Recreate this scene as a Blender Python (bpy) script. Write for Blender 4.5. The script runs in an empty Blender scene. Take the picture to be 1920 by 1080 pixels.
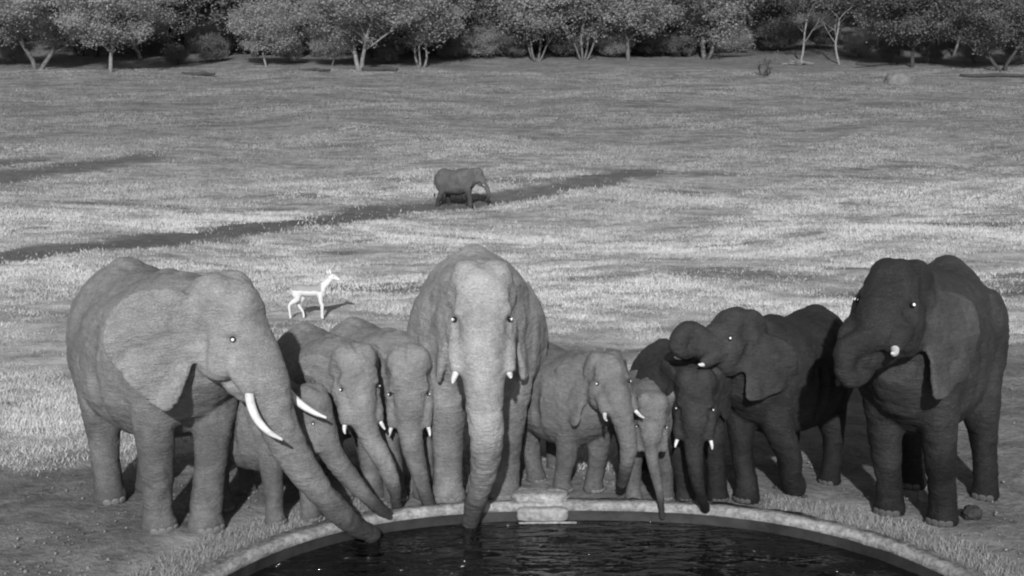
import bpy, math, random
import numpy as np
from mathutils import Vector, Matrix, noise

S = bpy.context.scene
COL = S.collection
R = math.radians

# ---------------------------------------------------------------- camera
CAM_H, CAM_P, CAM_F = 4.18, R(8.8), 2400.0
cd = bpy.data.cameras.new('camera'); cam = bpy.data.objects.new('camera', cd); COL.objects.link(cam)
cam.location = (0, 0, CAM_H); cam.rotation_euler = (R(90) - CAM_P, 0, 0)
cd.sensor_width = 36; cd.lens = 36 * CAM_F / 1920; cd.clip_start = .1; cd.clip_end = 1500
S.camera = cam

# ---------------------------------------------------------------- light
SUN_AZ, SUN_EL = R(3), R(26)
world = bpy.data.worlds.new('World'); S.world = world; world.use_nodes = True
wn = world.node_tree; wn.nodes.clear()
sky = wn.nodes.new('ShaderNodeTexSky'); sky.sky_type = 'NISHITA'; sky.sun_disc = False
sky.sun_elevation = SUN_EL; sky.sun_rotation = SUN_AZ + math.pi
bw = wn.nodes.new('ShaderNodeRGBToBW'); bg = wn.nodes.new('ShaderNodeBackground'); wo = wn.nodes.new('ShaderNodeOutputWorld')
bg.inputs['Strength'].default_value = 0.085
wn.links.new(sky.outputs[0], bw.inputs[0]); wn.links.new(bw.outputs[0], bg.inputs['Color']); wn.links.new(bg.outputs[0], wo.inputs[0])
sl = bpy.data.lights.new('sun', 'SUN'); sl.energy = 4.1; sl.angle = R(1.2); sl.color = (1, 1, 1)
sun = bpy.data.objects.new('sun', sl); COL.objects.link(sun)
ld = Vector((math.sin(SUN_AZ) * math.cos(SUN_EL), math.cos(SUN_AZ) * math.cos(SUN_EL), -math.sin(SUN_EL)))
sun.rotation_euler = ld.to_track_quat('-Z', 'Y').to_euler(); sun.location = (-20, -20, 15)
S.view_settings.view_transform = 'Standard'; S.view_settings.look = 'None'
S.view_settings.exposure = 0; S.view_settings.gamma = 1; S.view_settings.use_curve_mapping = False
S.render.engine = 'CYCLES'
S.cycles.use_denoising = True; S.cycles.max_bounces = 5; S.cycles.diffuse_bounces = 2; S.cycles.glossy_bounces = 3
S.cycles.pixel_filter_type = 'BLACKMAN_HARRIS'; S.cycles.filter_width = 2.1

# ---------------------------------------------------------------- ground shape
def smooth(a, b, t):
    t = np.clip((t - a) / (b - a), 0, 1); return t * t * (3 - 2 * t)
_rs = np.random.RandomState(5)
_ph = _rs.rand(64, 4)
def swell(x, y):
    """gentle undulation made of many directional sines (vectorised, so any point can be asked)"""
    z = 0
    for i in range(26):
        k = .12 * 1.17 ** i * .9
        if k > 4.2: break
        a = (_ph[i, 0] - .5) * 2.2 + math.pi / 2
        amp = .040 * k ** -.95 * .32
        z = z + amp * np.sin(k * (x * math.cos(a) * .55 + y * math.sin(a)) * 1.6 + _ph[i, 1] * 40 + 1.6 * np.sin(x * .13 * (1 + _ph[i, 2]) + _ph[i, 3] * 9))
    return z
def terrain(x, y):
    x = np.asarray(x, float); y = np.asarray(y, float)
    u = y - 47
    z = .112 * (np.sqrt(u * u + 20) + u) / 2
    z = z + .05 * np.maximum(y - 105, 0) * smooth(105, 150, y)
    z = z + swell(x, y) * smooth(15.5, 30, y)
    return z
def cam_ray(px, py):
    a = (px - 960) / CAM_F; b = (540 - py) / CAM_F; c, s = math.cos(CAM_P), math.sin(CAM_P)
    return a, c + b * s, -s + b * c
def hit(px, py):
    a, dy, dz = cam_ray(px, py); t = 8.0
    while t < 400:
        if CAM_H + dz * t < float(terrain(a * t, dy * t)): break
        t += .1
    return np.array([a * t, dy * t, float(terrain(a * t, dy * t))])
def at(px, py, Y):
    a, dy, dz = cam_ray(px, py); t = Y / dy
    return np.array([a * t, Y, CAM_H + dz * t])

PC = (.65, 8.46); PA, PB, PE = 3.5, 4.0, 2.5
def pool(t, off=0.0):
    c, s = math.cos(t), math.sin(t)
    return (PC[0] + (PA + off) * math.copysign(abs(c) ** (2 / PE), c), PC[1] + (PB + off) * math.copysign(abs(s) ** (2 / PE), s))
def pool_d(x, y, off=0.0):
    return (np.abs((x - PC[0]) / (PA + off)) ** PE + np.abs((y - PC[1]) / (PB + off)) ** PE) ** (1 / PE)

# ---------------------------------------------------------------- materials
def mat(name, build):
    m = bpy.data.materials.new(name); m.use_nodes = True; nt = m.node_tree
    b = nt.nodes['Principled BSDF']; build(nt, b); return m
class NT:
    def __init__(s, nt): s.nt = nt
    def n(s, t, **k):
        o = s.nt.nodes.new(t)
        for a, v in k.items():
            if a.startswith('i_'): o.inputs[a[2:].replace('_', ' ')].default_value = v
            else: setattr(o, a, v)
        return o
    def l(s, a, b): s.nt.links.new(a, b)
    def coords(s, scale=(1, 1, 1), kind='Object'):
        tc = s.n('ShaderNodeTexCoord'); mp = s.n('ShaderNodeMapping'); mp.inputs['Scale'].default_value = scale
        s.l(tc.outputs[kind], mp.inputs[0]); return mp.outputs[0]
    def noise(s, vec, scale, detail=5, rough=.6):
        o = s.n('ShaderNodeTexNoise'); o.inputs['Scale'].default_value = scale; o.inputs['Detail'].default_value = detail
        o.inputs['Roughness'].default_value = rough; s.l(vec, o.inputs['Vector']); return o.outputs['Fac']
    def rng(s, v, a, b, c, d):
        o = s.n('ShaderNodeMapRange'); s.l(v, o.inputs[0])
        for i, q in enumerate((a, b, c, d)): o.inputs[i + 1].default_value = q
        return o.outputs[0]
    def mul(s, a, b, op='MULTIPLY'):
        o = s.n('ShaderNodeMath', operation=op)
        for i, q in enumerate((a, b)):
            if isinstance(q, (int, float)): o.inputs[i].default_value = q
            else: s.l(q, o.inputs[i])
        return o.outputs[0]
    def bump(s, h, strength, dist, prev=None):
        o = s.n('ShaderNodeBump'); o.inputs['Strength'].default_value = strength; o.inputs['Distance'].default_value = dist
        s.l(h, o.inputs['Height'])
        if prev is not None: s.l(prev, o.inputs['Normal'])
        return o.outputs[0]

def skin_mat(name, base, mud_shade, var=.25, rough=.75, scale=1.0):
    """dusty, or wet and shaded, elephant hide: mottling, dust, wrinkle relief; mud on the lower legs, dirt plus light falloff put into the colour"""
    def f(nt, b):
        q = NT(nt); o = q.coords()
        n1 = q.noise(o, 1.6, 4); n2 = q.noise(o, 9, 5, .65); n3 = q.noise(q.coords((5, 5, 22)), 1.5, 5, .6)
        v = q.mul(q.rng(n1, .3, .7, 1 - var, 1 + var), q.rng(n2, .3, .7, .86, 1.14))
        v = q.mul(v, q.rng(n3, .35, .65, .92, 1.07)); v = q.mul(v, base)
        sx = q.n('ShaderNodeSeparateXYZ'); tc = q.n('ShaderNodeTexCoord'); q.l(tc.outputs['Object'], sx.inputs[0])
        zz = q.mul(sx.outputs['Z'], q.rng(n1, .3, .7, -.35, .35), 'ADD')
        mk = q.rng(zz, .2, 1.1, mud_shade, 1.0); v = q.mul(v, mk); at_n = q.n('ShaderNodeAttribute'); at_n.attribute_name = 'tone'; v = q.mul(v, at_n.outputs['Fac'])
        vo = q.n('ShaderNodeTexVoronoi', feature='DISTANCE_TO_EDGE'); vo.inputs['Scale'].default_value = 26
        wv = q.coords((1, 1, 2.2)); 
        ad = q.n('ShaderNodeVectorMath', operation='ADD'); ns = q.n('ShaderNodeTexNoise'); ns.inputs['Scale'].default_value = 6
        q.l(wv, ns.inputs['Vector']); sc = q.n('ShaderNodeVectorMath', operation='SCALE'); sc.inputs['Scale'].default_value = .12
        q.l(ns.outputs['Color'], sc.inputs[0]); q.l(wv, ad.inputs[0]); q.l(sc.outputs[0], ad.inputs[1]); q.l(ad.outputs[0], vo.inputs['Vector'])
        crack = q.rng(vo.outputs['Distance'], 0, .14, 0, 1); v = q.mul(v, q.rng(crack, 0, 1, .84, 1.02)); q.l(v, b.inputs['Base Color'])
        bp = q.bump(q.noise(q.coords((4, 4, 20)), 1.6, 6, .65), .8, .03 * scale)
        bp = q.bump(crack, .5, .010 * scale, bp)
        bp = q.bump(n2, .4, .02 * scale, bp)
        q.l(bp, b.inputs['Normal'])
        b.inputs['Roughness'].default_value = rough
        b.inputs['Specular IOR Level'].default_value = .25
    return mat(name, f)

def plain(name, v, rough=.8, var=.15, scale=8, spec=.3, bump=0):
    def f(nt, b):
        q = NT(nt); n = q.noise(q.coords(), scale, 5); q.l(q.mul(q.rng(n, .3, .7, 1 - var, 1 + var), v), b.inputs['Base Color'])
        if bump: q.l(q.bump(n, .6, bump), b.inputs['Normal'])
        b.inputs['Roughness'].default_value = rough; b.inputs['Specular IOR Level'].default_value = spec
    return mat(name, f)

M_TUSK = plain('ivory', .62, .4, .3, 9, .4)
M_EYE = plain('eye', .015, .15, .1, 20, .5)
M_SHINE = plain('eyeshine', .98, .3, .01, 3, .6)  # lamp glint in the eye, painted as a near-white ball
M_NAIL = plain('toenail', .17, .7, .3, 20)
M_TUFT = plain('tail_hair', .02, .7, .2, 20)
M_MOUTH = plain('mouth', .03, .6, .3, 10)

def attr_mat(name, rough=.8, mulv=1.0, spec=.2, trans=0.0):
    def f(nt, b):
        q = NT(nt); a = q.n('ShaderNodeAttribute'); a.attribute_name = 'tone'
        v = q.mul(a.outputs['Fac'], mulv); q.l(v, b.inputs['Base Color'])
        b.inputs['Roughness'].default_value = rough; b.inputs['Specular IOR Level'].default_value = spec
        if trans:
            t = q.n('ShaderNodeBsdfTranslucent'); q.l(v, t.inputs[0]); mx = q.n('ShaderNodeMixShader'); mx.inputs[0].default_value = trans
            out = nt.nodes['Material Output']; q.l(b.outputs[0], mx.inputs[1]); q.l(t.outputs[0], mx.inputs[2]); q.l(mx.outputs[0], out.inputs[0])
    return mat(name, f)
M_GRASS = attr_mat('dry_grass', .7, 1.0, .2, .25)

# ---------------------------------------------------------------- object helpers
def mesh_np(name, V, Fa, m=None, shade=True):
    me = bpy.data.meshes.new(name)
    V = np.asarray(V, np.float32); Fa = np.asarray(Fa, np.int32)
    k = Fa.shape[1]
    me.vertices.add(len(V)); me.vertices.foreach_set('co', V.ravel())
    me.loops.add(Fa.size); me.loops.foreach_set('vertex_index', Fa.ravel())
    me.polygons.add(len(Fa)); me.polygons.foreach_set('loop_start', np.arange(0, Fa.size, k, dtype=np.int32))
    me.update(calc_edges=True); me.validate()
    if m: me.materials.append(m)
    if shade: me.polygons.foreach_set('use_smooth', np.ones(len(me.polygons), bool))
    return me
def link(name, me, parent=None, loc=None):
    o = bpy.data.objects.new(name, me); COL.objects.link(o)
    if parent: o.parent = parent
    if loc is not None: o.location = loc
    return o
def tag(o, label=None, cat=None, group=None, kind=None):
    if label: o['label'] = label
    if cat: o['category'] = cat
    if group: o['group'] = group
    if kind: o['kind'] = kind
    return o
def empty(name, loc, rz=0, s=1):
    o = bpy.data.objects.new(name, None); COL.objects.link(o); o.location = loc; o.rotation_euler = (0, 0, rz); o.scale = (s, s, s)
    o.empty_display_size = .2; return o

class Soup:
    """closed islands of quads/tris to be fused"""
    def __init__(s): s.v = []; s.f = []; s.t = []; s.tone = 1.0
    def add(s, V, Fs):
        b = len(s.v); s.v += [tuple(map(float, p)) for p in V]; s.t += [s.tone] * len(V); s.f += [tuple(i + b for i in f) for f in Fs]
    def tube(s, pts, rad, n=14, sub=4, flat=1.0, cap=True, axis=None):
        P = np.array(pts, float); r = np.array(rad, float)
        if len(P) > 2 and sub > 1: P, r = spline(P, r, sub)
        T = np.gradient(P, axis=0); T /= np.linalg.norm(T, axis=1)[:, None] + 1e-9
        up = np.array(axis if axis is not None else (0, 1, 0), float)
        if abs(T[0] @ up) > .95: up = np.array((1, 0, 0), float)
        V = []; U = up - T[0] * (T[0] @ up); U /= np.linalg.norm(U)
        for i in range(len(P)):
            U = U - T[i] * (T[i] @ U); U /= np.linalg.norm(U); W = np.cross(T[i], U)
            for j in range(n):
                a = 2 * math.pi * j / n; V.append(P[i] + r[i] * (math.cos(a) * U + math.sin(a) * W * flat))
        m = len(P); Fs = [(i * n + j, i * n + (j + 1) % n, (i + 1) * n + (j + 1) % n, (i + 1) * n + j) for i in range(m - 1) for j in range(n)]
        V.append(P[0]); V.append(P[-1]); a, b = m * n, m * n + 1
        Fs += [(a, (j + 1) % n, j) for j in range(n)] + [(b, (m - 1) * n + j, (m - 1) * n + (j + 1) % n) for j in range(n)]
        s.add(V, Fs)
    def ball(s, c, r, M=None, n=16, k=10):
        V = []; c = np.array(c, float); r = np.array(r, float) * np.ones(3)
        for i in range(1, k):
            t = math.pi * i / k
            for j in range(n):
                a = 2 * math.pi * j / n; v = np.array((math.sin(t) * math.cos(a), math.sin(t) * math.sin(a), math.cos(t))) * r
                V.append(c + (M @ v if M is not None else v))
        e = np.array((0, 0, r[2])); V += [c + (M @ e if M is not None else e), c - (M @ e if M is not None else e)]
        t, b = len(V) - 2, len(V) - 1
        Fs = [(i * n + j, i * n + (j + 1) % n, (i + 1) * n + (j + 1) % n, (i + 1) * n + j)[::-1] for i in range(k - 2) for j in range(n)]
        Fs += [(t, j, (j + 1) % n) for j in range(n)] + [(b, (k - 2) * n + (j + 1) % n, (k - 2) * n + j) for j in range(n)]
        s.add(V, Fs)
    def mesh(s, name, m=None, shade=True):
        me = bpy.data.meshes.new(name); me.from_pydata(s.v, [], s.f); me.update()
        if m: me.materials.append(m)
        if shade: me.polygons.foreach_set('use_smooth', np.ones(len(me.polygons), bool))
        return me
def spline(P, r, sub):
    n = len(P); Q = []; q = []
    E0 = 2 * P[0] - P[1]; E1 = 2 * P[-1] - P[-2]; X = np.vstack([E0, P, E1])
    for i in range(n - 1):
        p0, p1, p2, p3 = X[i], X[i + 1], X[i + 2], X[i + 3]
        for t in np.arange(sub) / sub:
            Q.append(.5 * (2 * p1 + (p2 - p0) * t + (2 * p0 - 5 * p1 + 4 * p2 - p3) * t * t + (3 * p1 - p0 - 3 * p2 + p3) * t ** 3))
            q.append(r[i] + (r[i + 1] - r[i]) * (t * t * (3 - 2 * t) * .5 + t * .5))
    Q.append(P[-1]); q.append(r[-1]); return np.array(Q), np.array(q)
def fuse(soup, name, voxel, smooth_it, m, relief=0, dents=()):
    me = soup.mesh(name + '_src'); o = bpy.data.objects.new('tmp', me); COL.objects.link(o)
    md = o.modifiers.new('r', 'REMESH'); md.mode = 'VOXEL'; md.voxel_size = voxel; md.adaptivity = 0
    sm = o.modifiers.new('s', 'SMOOTH'); sm.iterations = smooth_it; sm.factor = .5
    dg = bpy.context.evaluated_depsgraph_get(); ev = o.evaluated_get(dg)
    out = bpy.data.meshes.new_from_object(ev); out.name = name
    bpy.data.objects.remove(o); bpy.data.meshes.remove(me)
    nv = len(out.vertices); co = np.empty(nv * 3, np.float32); out.vertices.foreach_get('co', co); co = co.reshape(-1, 3)
    nm = np.empty(nv * 3, np.float32); out.vertices.foreach_get('normal', nm); nm = nm.reshape(-1, 3)
    if relief:
        a = np.empty(nv, np.float32); nz = noise.noise
        for i in range(nv):
            x_, y_, z_ = co[i]; a[i] = nz(Vector((x_ * 2.4, y_ * 2.4, z_ * 2.0))) * 1.6 + nz(Vector((x_ * 6, y_ * 6, z_ * 7 + 5))) * .7 + nz(Vector((x_ * 8, y_ * 8, z_ * 24))) * .45 - .75 * max(0, 1 - abs(nz(Vector((x_ * 3.1 + 9, y_ * 3.1, z_ * 4.6)))) * 9) - .5 * max(0, 1 - abs(nz(Vector((x_ * 5 + 3, y_ * 5, z_ * 9)))) * 7)
        for c, r_, dep, Mx in dents:
            q_ = (co - np.array(c, np.float32)) @ np.array(Mx, np.float32) / np.array(r_, np.float32); w_ = np.clip(1 - (q_ ** 2).sum(1), 0, 1) ** 1.5
            co = co - nm * (w_ * dep)[:, None]
        co = co + nm * (a * relief)[:, None]; out.vertices.foreach_set('co', co.ravel()); out.update()
    if relief:
        from mathutils.kdtree import KDTree
        kd = KDTree(len(soup.v)); [kd.insert(p_, i_) for i_, p_ in enumerate(soup.v)]; kd.balance(); tt = np.array(soup.t); tn_ = np.empty(nv, np.float32)
        for i in range(nv):
            tn_[i] = tt[[h_[1] for h_ in kd.find_n(co[i], 5)]].mean()
        ed = np.empty(len(out.edges) * 2, np.int32); out.edges.foreach_get('vertices', ed); ed = ed.reshape(-1, 2)
        for _ in range(7):
            acc = tn_.copy(); cnt = np.ones(nv); np.add.at(acc, ed[:, 0], tn_[ed[:, 1]]); np.add.at(acc, ed[:, 1], tn_[ed[:, 0]]); np.add.at(cnt, ed[:, 0], 1); np.add.at(cnt, ed[:, 1], 1); tn_ = (acc / cnt).astype(np.float32)
        at_ = out.attributes.new('tone', 'FLOAT', 'POINT'); at_.data.foreach_set('value', tn_)
    out.materials.clear(); out.materials.append(m)
    out.polygons.foreach_set('use_smooth', np.ones(len(out.polygons), bool)); return out

# ---------------------------------------------------------------- ground
def axis_pts(lo, hi, f0, f1, fine, grow):
    mid = list(np.arange(f0, f1 + 1e-6, fine)); a = [f0]; s = fine
    while a[-1] > lo: s *= grow; a.append(a[-1] - s)
    b = [mid[-1]]; s = fine
    while b[-1] < hi: s *= grow; b.append(b[-1] + s)
    return np.array(a[::-1][:-1] + mid + b[1:])
xs = axis_pts(-240, 240, -9, 9, .11, 1.045)
ys = np.concatenate([axis_pts(-160, 4, 0, 4, .2, 1.15)[:-1] if False else np.array([-160, -80, -40, -20, -10, -5, -2, 0, 1.5, 3]), np.arange(4, 17, .11), 17 * 1.0085 ** np.arange(0, 330)])
ys = ys[ys < 330]
X, Y = np.meshgrid(xs, ys); Z = terrain(X, Y)
fn = np.zeros_like(Z)
for i in range(len(ys)):
    if 4 <= ys[i] < 60:
        for j in range(len(xs)):
            if abs(xs[j]) < 5 + ys[i] * .45:
                p = Vector((xs[j], ys[i], 0)); f = 1.0
                fn[i, j] = noise.noise(p * 1.1) * .035 + noise.noise(p * 3.1) * .022 + noise.noise(p * 7.3) * .013
d = pool_d(X, Y, .45)
Z = Z + fn * np.clip((d - 1.0) * 6, 0, 1) + .0
Z = np.where(d < 1.05, np.minimum(Z, 0) - .0, Z)
ny, nx = X.shape
idx = np.arange(ny * nx).reshape(ny, nx)
Fq = np.stack([idx[:-1, :-1], idx[:-1, 1:], idx[1:, 1:], idx[1:, :-1]], -1).reshape(-1, 4)
cx = (X[:-1, :-1] + X[1:, 1:]).ravel() / 2; cy = (Y[:-1, :-1] + Y[1:, 1:]).ravel() / 2
Fq = Fq[pool_d(cx, cy, .14) > 1]
gm = mesh_np('ground', np.stack([X, Y, Z], -1).reshape(-1, 3), Fq)

def soil_mask(x, y):
    """0 = grass, 1 = bare trampled soil round the pool"""
    w = .35 * np.sin(x * 1.7 + 1) + .25 * np.sin(x * 3.9 + y) + .3 * np.sin(x * .7 + y * 1.3)
    edge = 13.7 + 1.2 * smooth(-7, -3, x) * 0 + 6.0 * smooth(.8, 5.5, x) + w
    return 1 - smooth(edge - .6, edge + 1.6, y)
SHADOW_BANDS = [([(-200, 505), (0, 484), (200, 462), (400, 438), (560, 418), (700, 397), (870, 384), (1000, 362), (1120, 340), (1215, 322)], [.7, .7, .8, .95, 1.05, 1.0, .9, .75, .8, .85]),
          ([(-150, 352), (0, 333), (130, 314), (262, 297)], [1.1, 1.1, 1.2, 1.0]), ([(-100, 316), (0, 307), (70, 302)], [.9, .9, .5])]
SHADOW_BANDS = [([hit(*p)[:2] for p in a], [1.38 * q_ for q_ in b]) for a, b in SHADOW_BANDS]  # long cast-shadow bands, painted as dark ground with the grass thinned out
def shadow_soil(x, y):  # painted shadow bands and streaks, plus scattered bare soil patches
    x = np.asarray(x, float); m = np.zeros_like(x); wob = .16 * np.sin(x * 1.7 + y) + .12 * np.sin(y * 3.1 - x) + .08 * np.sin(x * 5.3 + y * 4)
    for P, W_ in SHADOW_BANDS:
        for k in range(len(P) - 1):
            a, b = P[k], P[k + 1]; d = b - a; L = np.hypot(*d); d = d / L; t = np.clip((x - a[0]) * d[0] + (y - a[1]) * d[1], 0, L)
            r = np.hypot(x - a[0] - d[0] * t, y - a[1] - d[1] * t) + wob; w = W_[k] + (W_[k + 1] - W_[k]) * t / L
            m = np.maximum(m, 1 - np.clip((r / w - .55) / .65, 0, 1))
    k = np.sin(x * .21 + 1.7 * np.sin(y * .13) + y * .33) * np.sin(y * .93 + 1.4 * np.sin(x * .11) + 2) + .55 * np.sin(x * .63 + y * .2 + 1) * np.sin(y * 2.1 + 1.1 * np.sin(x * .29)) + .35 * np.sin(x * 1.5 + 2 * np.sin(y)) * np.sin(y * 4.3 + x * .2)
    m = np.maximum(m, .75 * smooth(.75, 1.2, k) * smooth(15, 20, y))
    e = np.exp(-((y - 27.3 - .25 * np.sin(x * .5)) / .75) ** 2) * smooth(.5, 2, x) * (.5 + .5 * np.sin(x * 1.1 + 2) * .8) + np.exp(-((y - 25.5 - .15 * (x - 7)) / .5) ** 2) * smooth(5, 7, x) * .9  # shadow streaks of the herd, put into the ground colour
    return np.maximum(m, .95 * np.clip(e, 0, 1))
me_attr = gm.attributes.new('soil', 'FLOAT', 'POINT'); me_attr.data.foreach_set('value', soil_mask(X, Y).ravel().astype(np.float32))
at3 = gm.attributes.new('shadow_soil', 'FLOAT', 'POINT'); at3.data.foreach_set('value', np.maximum(shadow_soil(X, Y), smooth(99, 106, Y) * (.55 + .45 * smooth(14, 24, X))).ravel().astype(np.float32))  # also darkens the wood floor, most at the right
def f(nt, b):
    q = NT(nt); o = q.coords(kind='Object'); a = q.n('ShaderNodeAttribute'); a.attribute_name = 'soil'
    big = q.noise(o, .35, 5, .6); mid = q.noise(o, 2.2, 6, .7); fine = q.noise(o, 14, 5, .7); st = q.noise(q.coords((.35, 1.4, 1)), 1.1, 6, .65)
    gr = q.mul(q.mul(q.rng(big, .3, .7, .46, .6), q.rng(mid, .3, .7, .6, 1.25)), q.rng(st, .35, .62, .55, 1.12))
    so = q.mul(q.mul(q.rng(big, .3, .7, .14, .24), q.rng(mid, .35, .65, .7, 1.35)), q.rng(fine, .3, .7, .75, 1.3))
    sy = q.n('ShaderNodeSeparateXYZ'); q.l(o, sy.inputs[0]); gr = q.mul(gr, q.rng(q.mul(sy.outputs['Y'], q.rng(big, .3, .7, -7, 7), 'ADD'), 32, 70, 1.0, .48))  # light falling off toward the trees, put into the grass colour
    mx = q.n('ShaderNodeMix', data_type='FLOAT'); q.l(a.outputs['Fac'], mx.inputs[0]); q.l(gr, mx.inputs[2]); q.l(so, mx.inputs[3])
    tr = q.n('ShaderNodeAttribute'); tr.attribute_name = 'shadow_soil'
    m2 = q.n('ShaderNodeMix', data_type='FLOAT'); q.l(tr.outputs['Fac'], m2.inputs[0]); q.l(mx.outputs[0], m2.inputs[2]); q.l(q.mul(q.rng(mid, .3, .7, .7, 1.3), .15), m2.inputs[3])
    ap_ = q.n('ShaderNodeAttribute'); ap_.attribute_name = 'apron'; m3 = q.n('ShaderNodeMix', data_type='FLOAT'); q.l(ap_.outputs['Fac'], m3.inputs[0]); q.l(m2.outputs[0], m3.inputs[2]); q.l(q.mul(q.rng(mid, .3, .7, .6, 1.3), .34), m3.inputs[3])
    q.l(m3.outputs[0], b.inputs['Base Color']); b.inputs['Roughness'].default_value = .95; b.inputs['Specular IOR Level'].default_value = .1
    bp = q.bump(mid, .8, .12); bp = q.bump(fine, .9, .04, bp); bp = q.bump(q.noise(o, 60, 3, .7), .7, .015, bp); q.l(bp, b.inputs['Normal'])
dA = pool_d(X, Y, .30); dB = pool_d(X, Y, .95)
ap = smooth(.99, 1.01, dA) * (1 - smooth(.97, 1.03, dB + .02 * np.sin(X * 5 + Y * 3))) * np.maximum(smooth(-.6, -1.6, X), .6 * smooth(2.6, 3.4, X))
at4 = gm.attributes.new('apron', 'FLOAT', 'POINT'); at4.data.foreach_set('value', ap.ravel().astype(np.float32))
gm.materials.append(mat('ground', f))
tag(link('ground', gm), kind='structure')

# ---------------------------------------------------------------- grass (one mass of blades)
rs = np.random.RandomState(11)
def patch(x, y):
    p = .5 + .22 * np.sin(x * .9 + 2.3 * np.sin(y * .31)) * np.sin(y * 1.1 + 1.7 * np.sin(x * .23 + 1)) + .18 * np.sin(x * 2.7 + 1.9 * np.sin(y * 1.9)) * np.sin(y * 3.3 + x * .8)
    p += .15 * np.sin(y * .55 + 1.3 * np.sin(x * .17)) + .12 * np.sin(x * 6.1 + y * 2) * np.sin(y * 7.9 - x * 1.3)
    return p
N = 1500000
Yb = 12.2 * np.exp(rs.rand(N) * math.log(97 / 12.2))
Xb = (rs.rand(N) - .5) * (Yb * .98 + 3)
pm = patch(Xb, Yb); sm_ = soil_mask(Xb, Yb)
keep = (rs.rand(N) < np.clip(pm * 1.9 - .3, .10, 1)) & (rs.rand(N) > sm_ * 1.1) & (rs.rand(N) > shadow_soil(Xb, Yb) * .97) & (pool_d(Xb, Yb, .6) > 1)
Xb, Yb, pm = Xb[keep], Yb[keep], pm[keep]; N = len(Xb)
Zb = terrain(Xb, Yb) - .015
g = np.clip(Yb / 34, .42, 1.7)
hgt = (.03 + .055 * rs.rand(N) ** 1.5) * (0.75 + .6 * np.clip(pm, 0, 1)) * np.clip(g * 1.2, .8, 1.35)
wid = (.008 + .012 * rs.rand(N)) * g
ang = rs.rand(N) * 2 * math.pi; lean = (rs.rand(N, 2) - .5) * 1.3 * hgt[:, None]
B = np.stack([Xb, Yb, Zb], -1); dv = np.stack([np.cos(ang), np.sin(ang), 0 * ang], -1) * wid[:, None]
T = B + np.stack([lean[:, 0], lean[:, 1], hgt], -1)
V = np.stack([B - dv, B + dv, T], 1).reshape(-1, 3)
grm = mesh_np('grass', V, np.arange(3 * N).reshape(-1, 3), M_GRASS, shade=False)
ton = np.repeat((1 - .50 * smooth(32, 70, Yb + 4 * np.sin(Xb * .3 + np.sin(Yb * .2)))) * (.50 + .20 * rs.rand(N)) * np.clip(.42 + .95 * pm, .42, 1.2), 3).astype(np.float32)  # blades darken with distance: the same light falloff in their colour
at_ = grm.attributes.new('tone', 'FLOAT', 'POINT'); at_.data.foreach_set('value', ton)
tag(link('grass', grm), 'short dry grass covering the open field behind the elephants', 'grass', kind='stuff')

def bank_grass():
    n = 60000; V = []; tn = []
    t = rs.rand(n) * 2 * math.pi; o_ = .27 + rs.rand(n) ** 1.3 * .42
    c, s_ = np.cos(t), np.sin(t)
    x = PC[0] + (PA + o_) * np.sign(c) * np.abs(c) ** (2 / PE); y = PC[1] + (PB + o_) * np.sign(s_) * np.abs(s_) ** (2 / PE)
    w = np.sin(t * 41 + 6 * np.sin(t * 7)) * .5 + .5
    side = np.maximum(smooth(-1.0, -1.7, x), smooth(2.4, 3.0, x))
    k = (y > 8) & (rs.rand(n) < side * (.35 + .65 * w))
    x, y = x[k], y[k]; n = len(x); h = .03 + .06 * rs.rand(n); a = rs.rand(n) * 6.28; wd = .0035 + .004 * rs.rand(n); l = (rs.rand(n, 2) - .5) * .1
    B = np.stack([x, y, np.full(n, -.02)], -1); dv = np.stack([np.cos(a), np.sin(a), 0 * a], -1) * wd[:, None]; T = B + np.stack([l[:, 0], l[:, 1], h], -1)
    me = mesh_np('bank_grass', np.stack([B - dv, B + dv, T], 1).reshape(-1, 3), np.arange(3 * n).reshape(-1, 3), M_GRASS, shade=False)
    q = me.attributes.new('tone', 'FLOAT', 'POINT'); q.data.foreach_set('value', np.repeat(.27 + .17 * rs.rand(n), 3).astype(np.float32))
    tag(link('bank_grass', me), 'pale dry grass fringe along both outer sides of the pool rim', 'grass', kind='stuff')
bank_grass()
def clods():
    n = 6000; y = 10.5 + 12 * rs.rand(n) ** 1.4; x = (rs.rand(n) - .45) * (y * .95)
    k = (soil_mask(x, y) * .9 + .05 > rs.rand(n)) & (pool_d(x, y, .5) > 1); x, y = x[k], y[k]; n = len(x)
    r = .006 + .018 * rs.rand(n) ** 3; base = np.array([(1, 0, 0), (-1, 0, 0), (0, 1, 0), (0, -1, 0), (0, 0, .8), (0, 0, -.8)], float)
    F0 = np.array([(0, 2, 4), (2, 1, 4), (1, 3, 4), (3, 0, 4), (2, 0, 5), (1, 2, 5), (3, 1, 5), (0, 3, 5)])
    V = base[None] * r[:, None, None] * (.6 + .8 * rs.rand(n, 6, 1)) + np.stack([x, y, terrain(x, y) + r * .3], -1)[:, None]
    F_ = (F0[None] + 6 * np.arange(n)[:, None, None]).reshape(-1, 3)
    me = mesh_np('soil_clods', V.reshape(-1, 3), F_, M_CLOD); tag(link('soil_clods', me), 'small clods and dung crumbs strewn over the trampled soil', 'clods', kind='stuff')
M_CLOD = plain('clod', .2, .95, .5, 3, .1)
clods()
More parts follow.
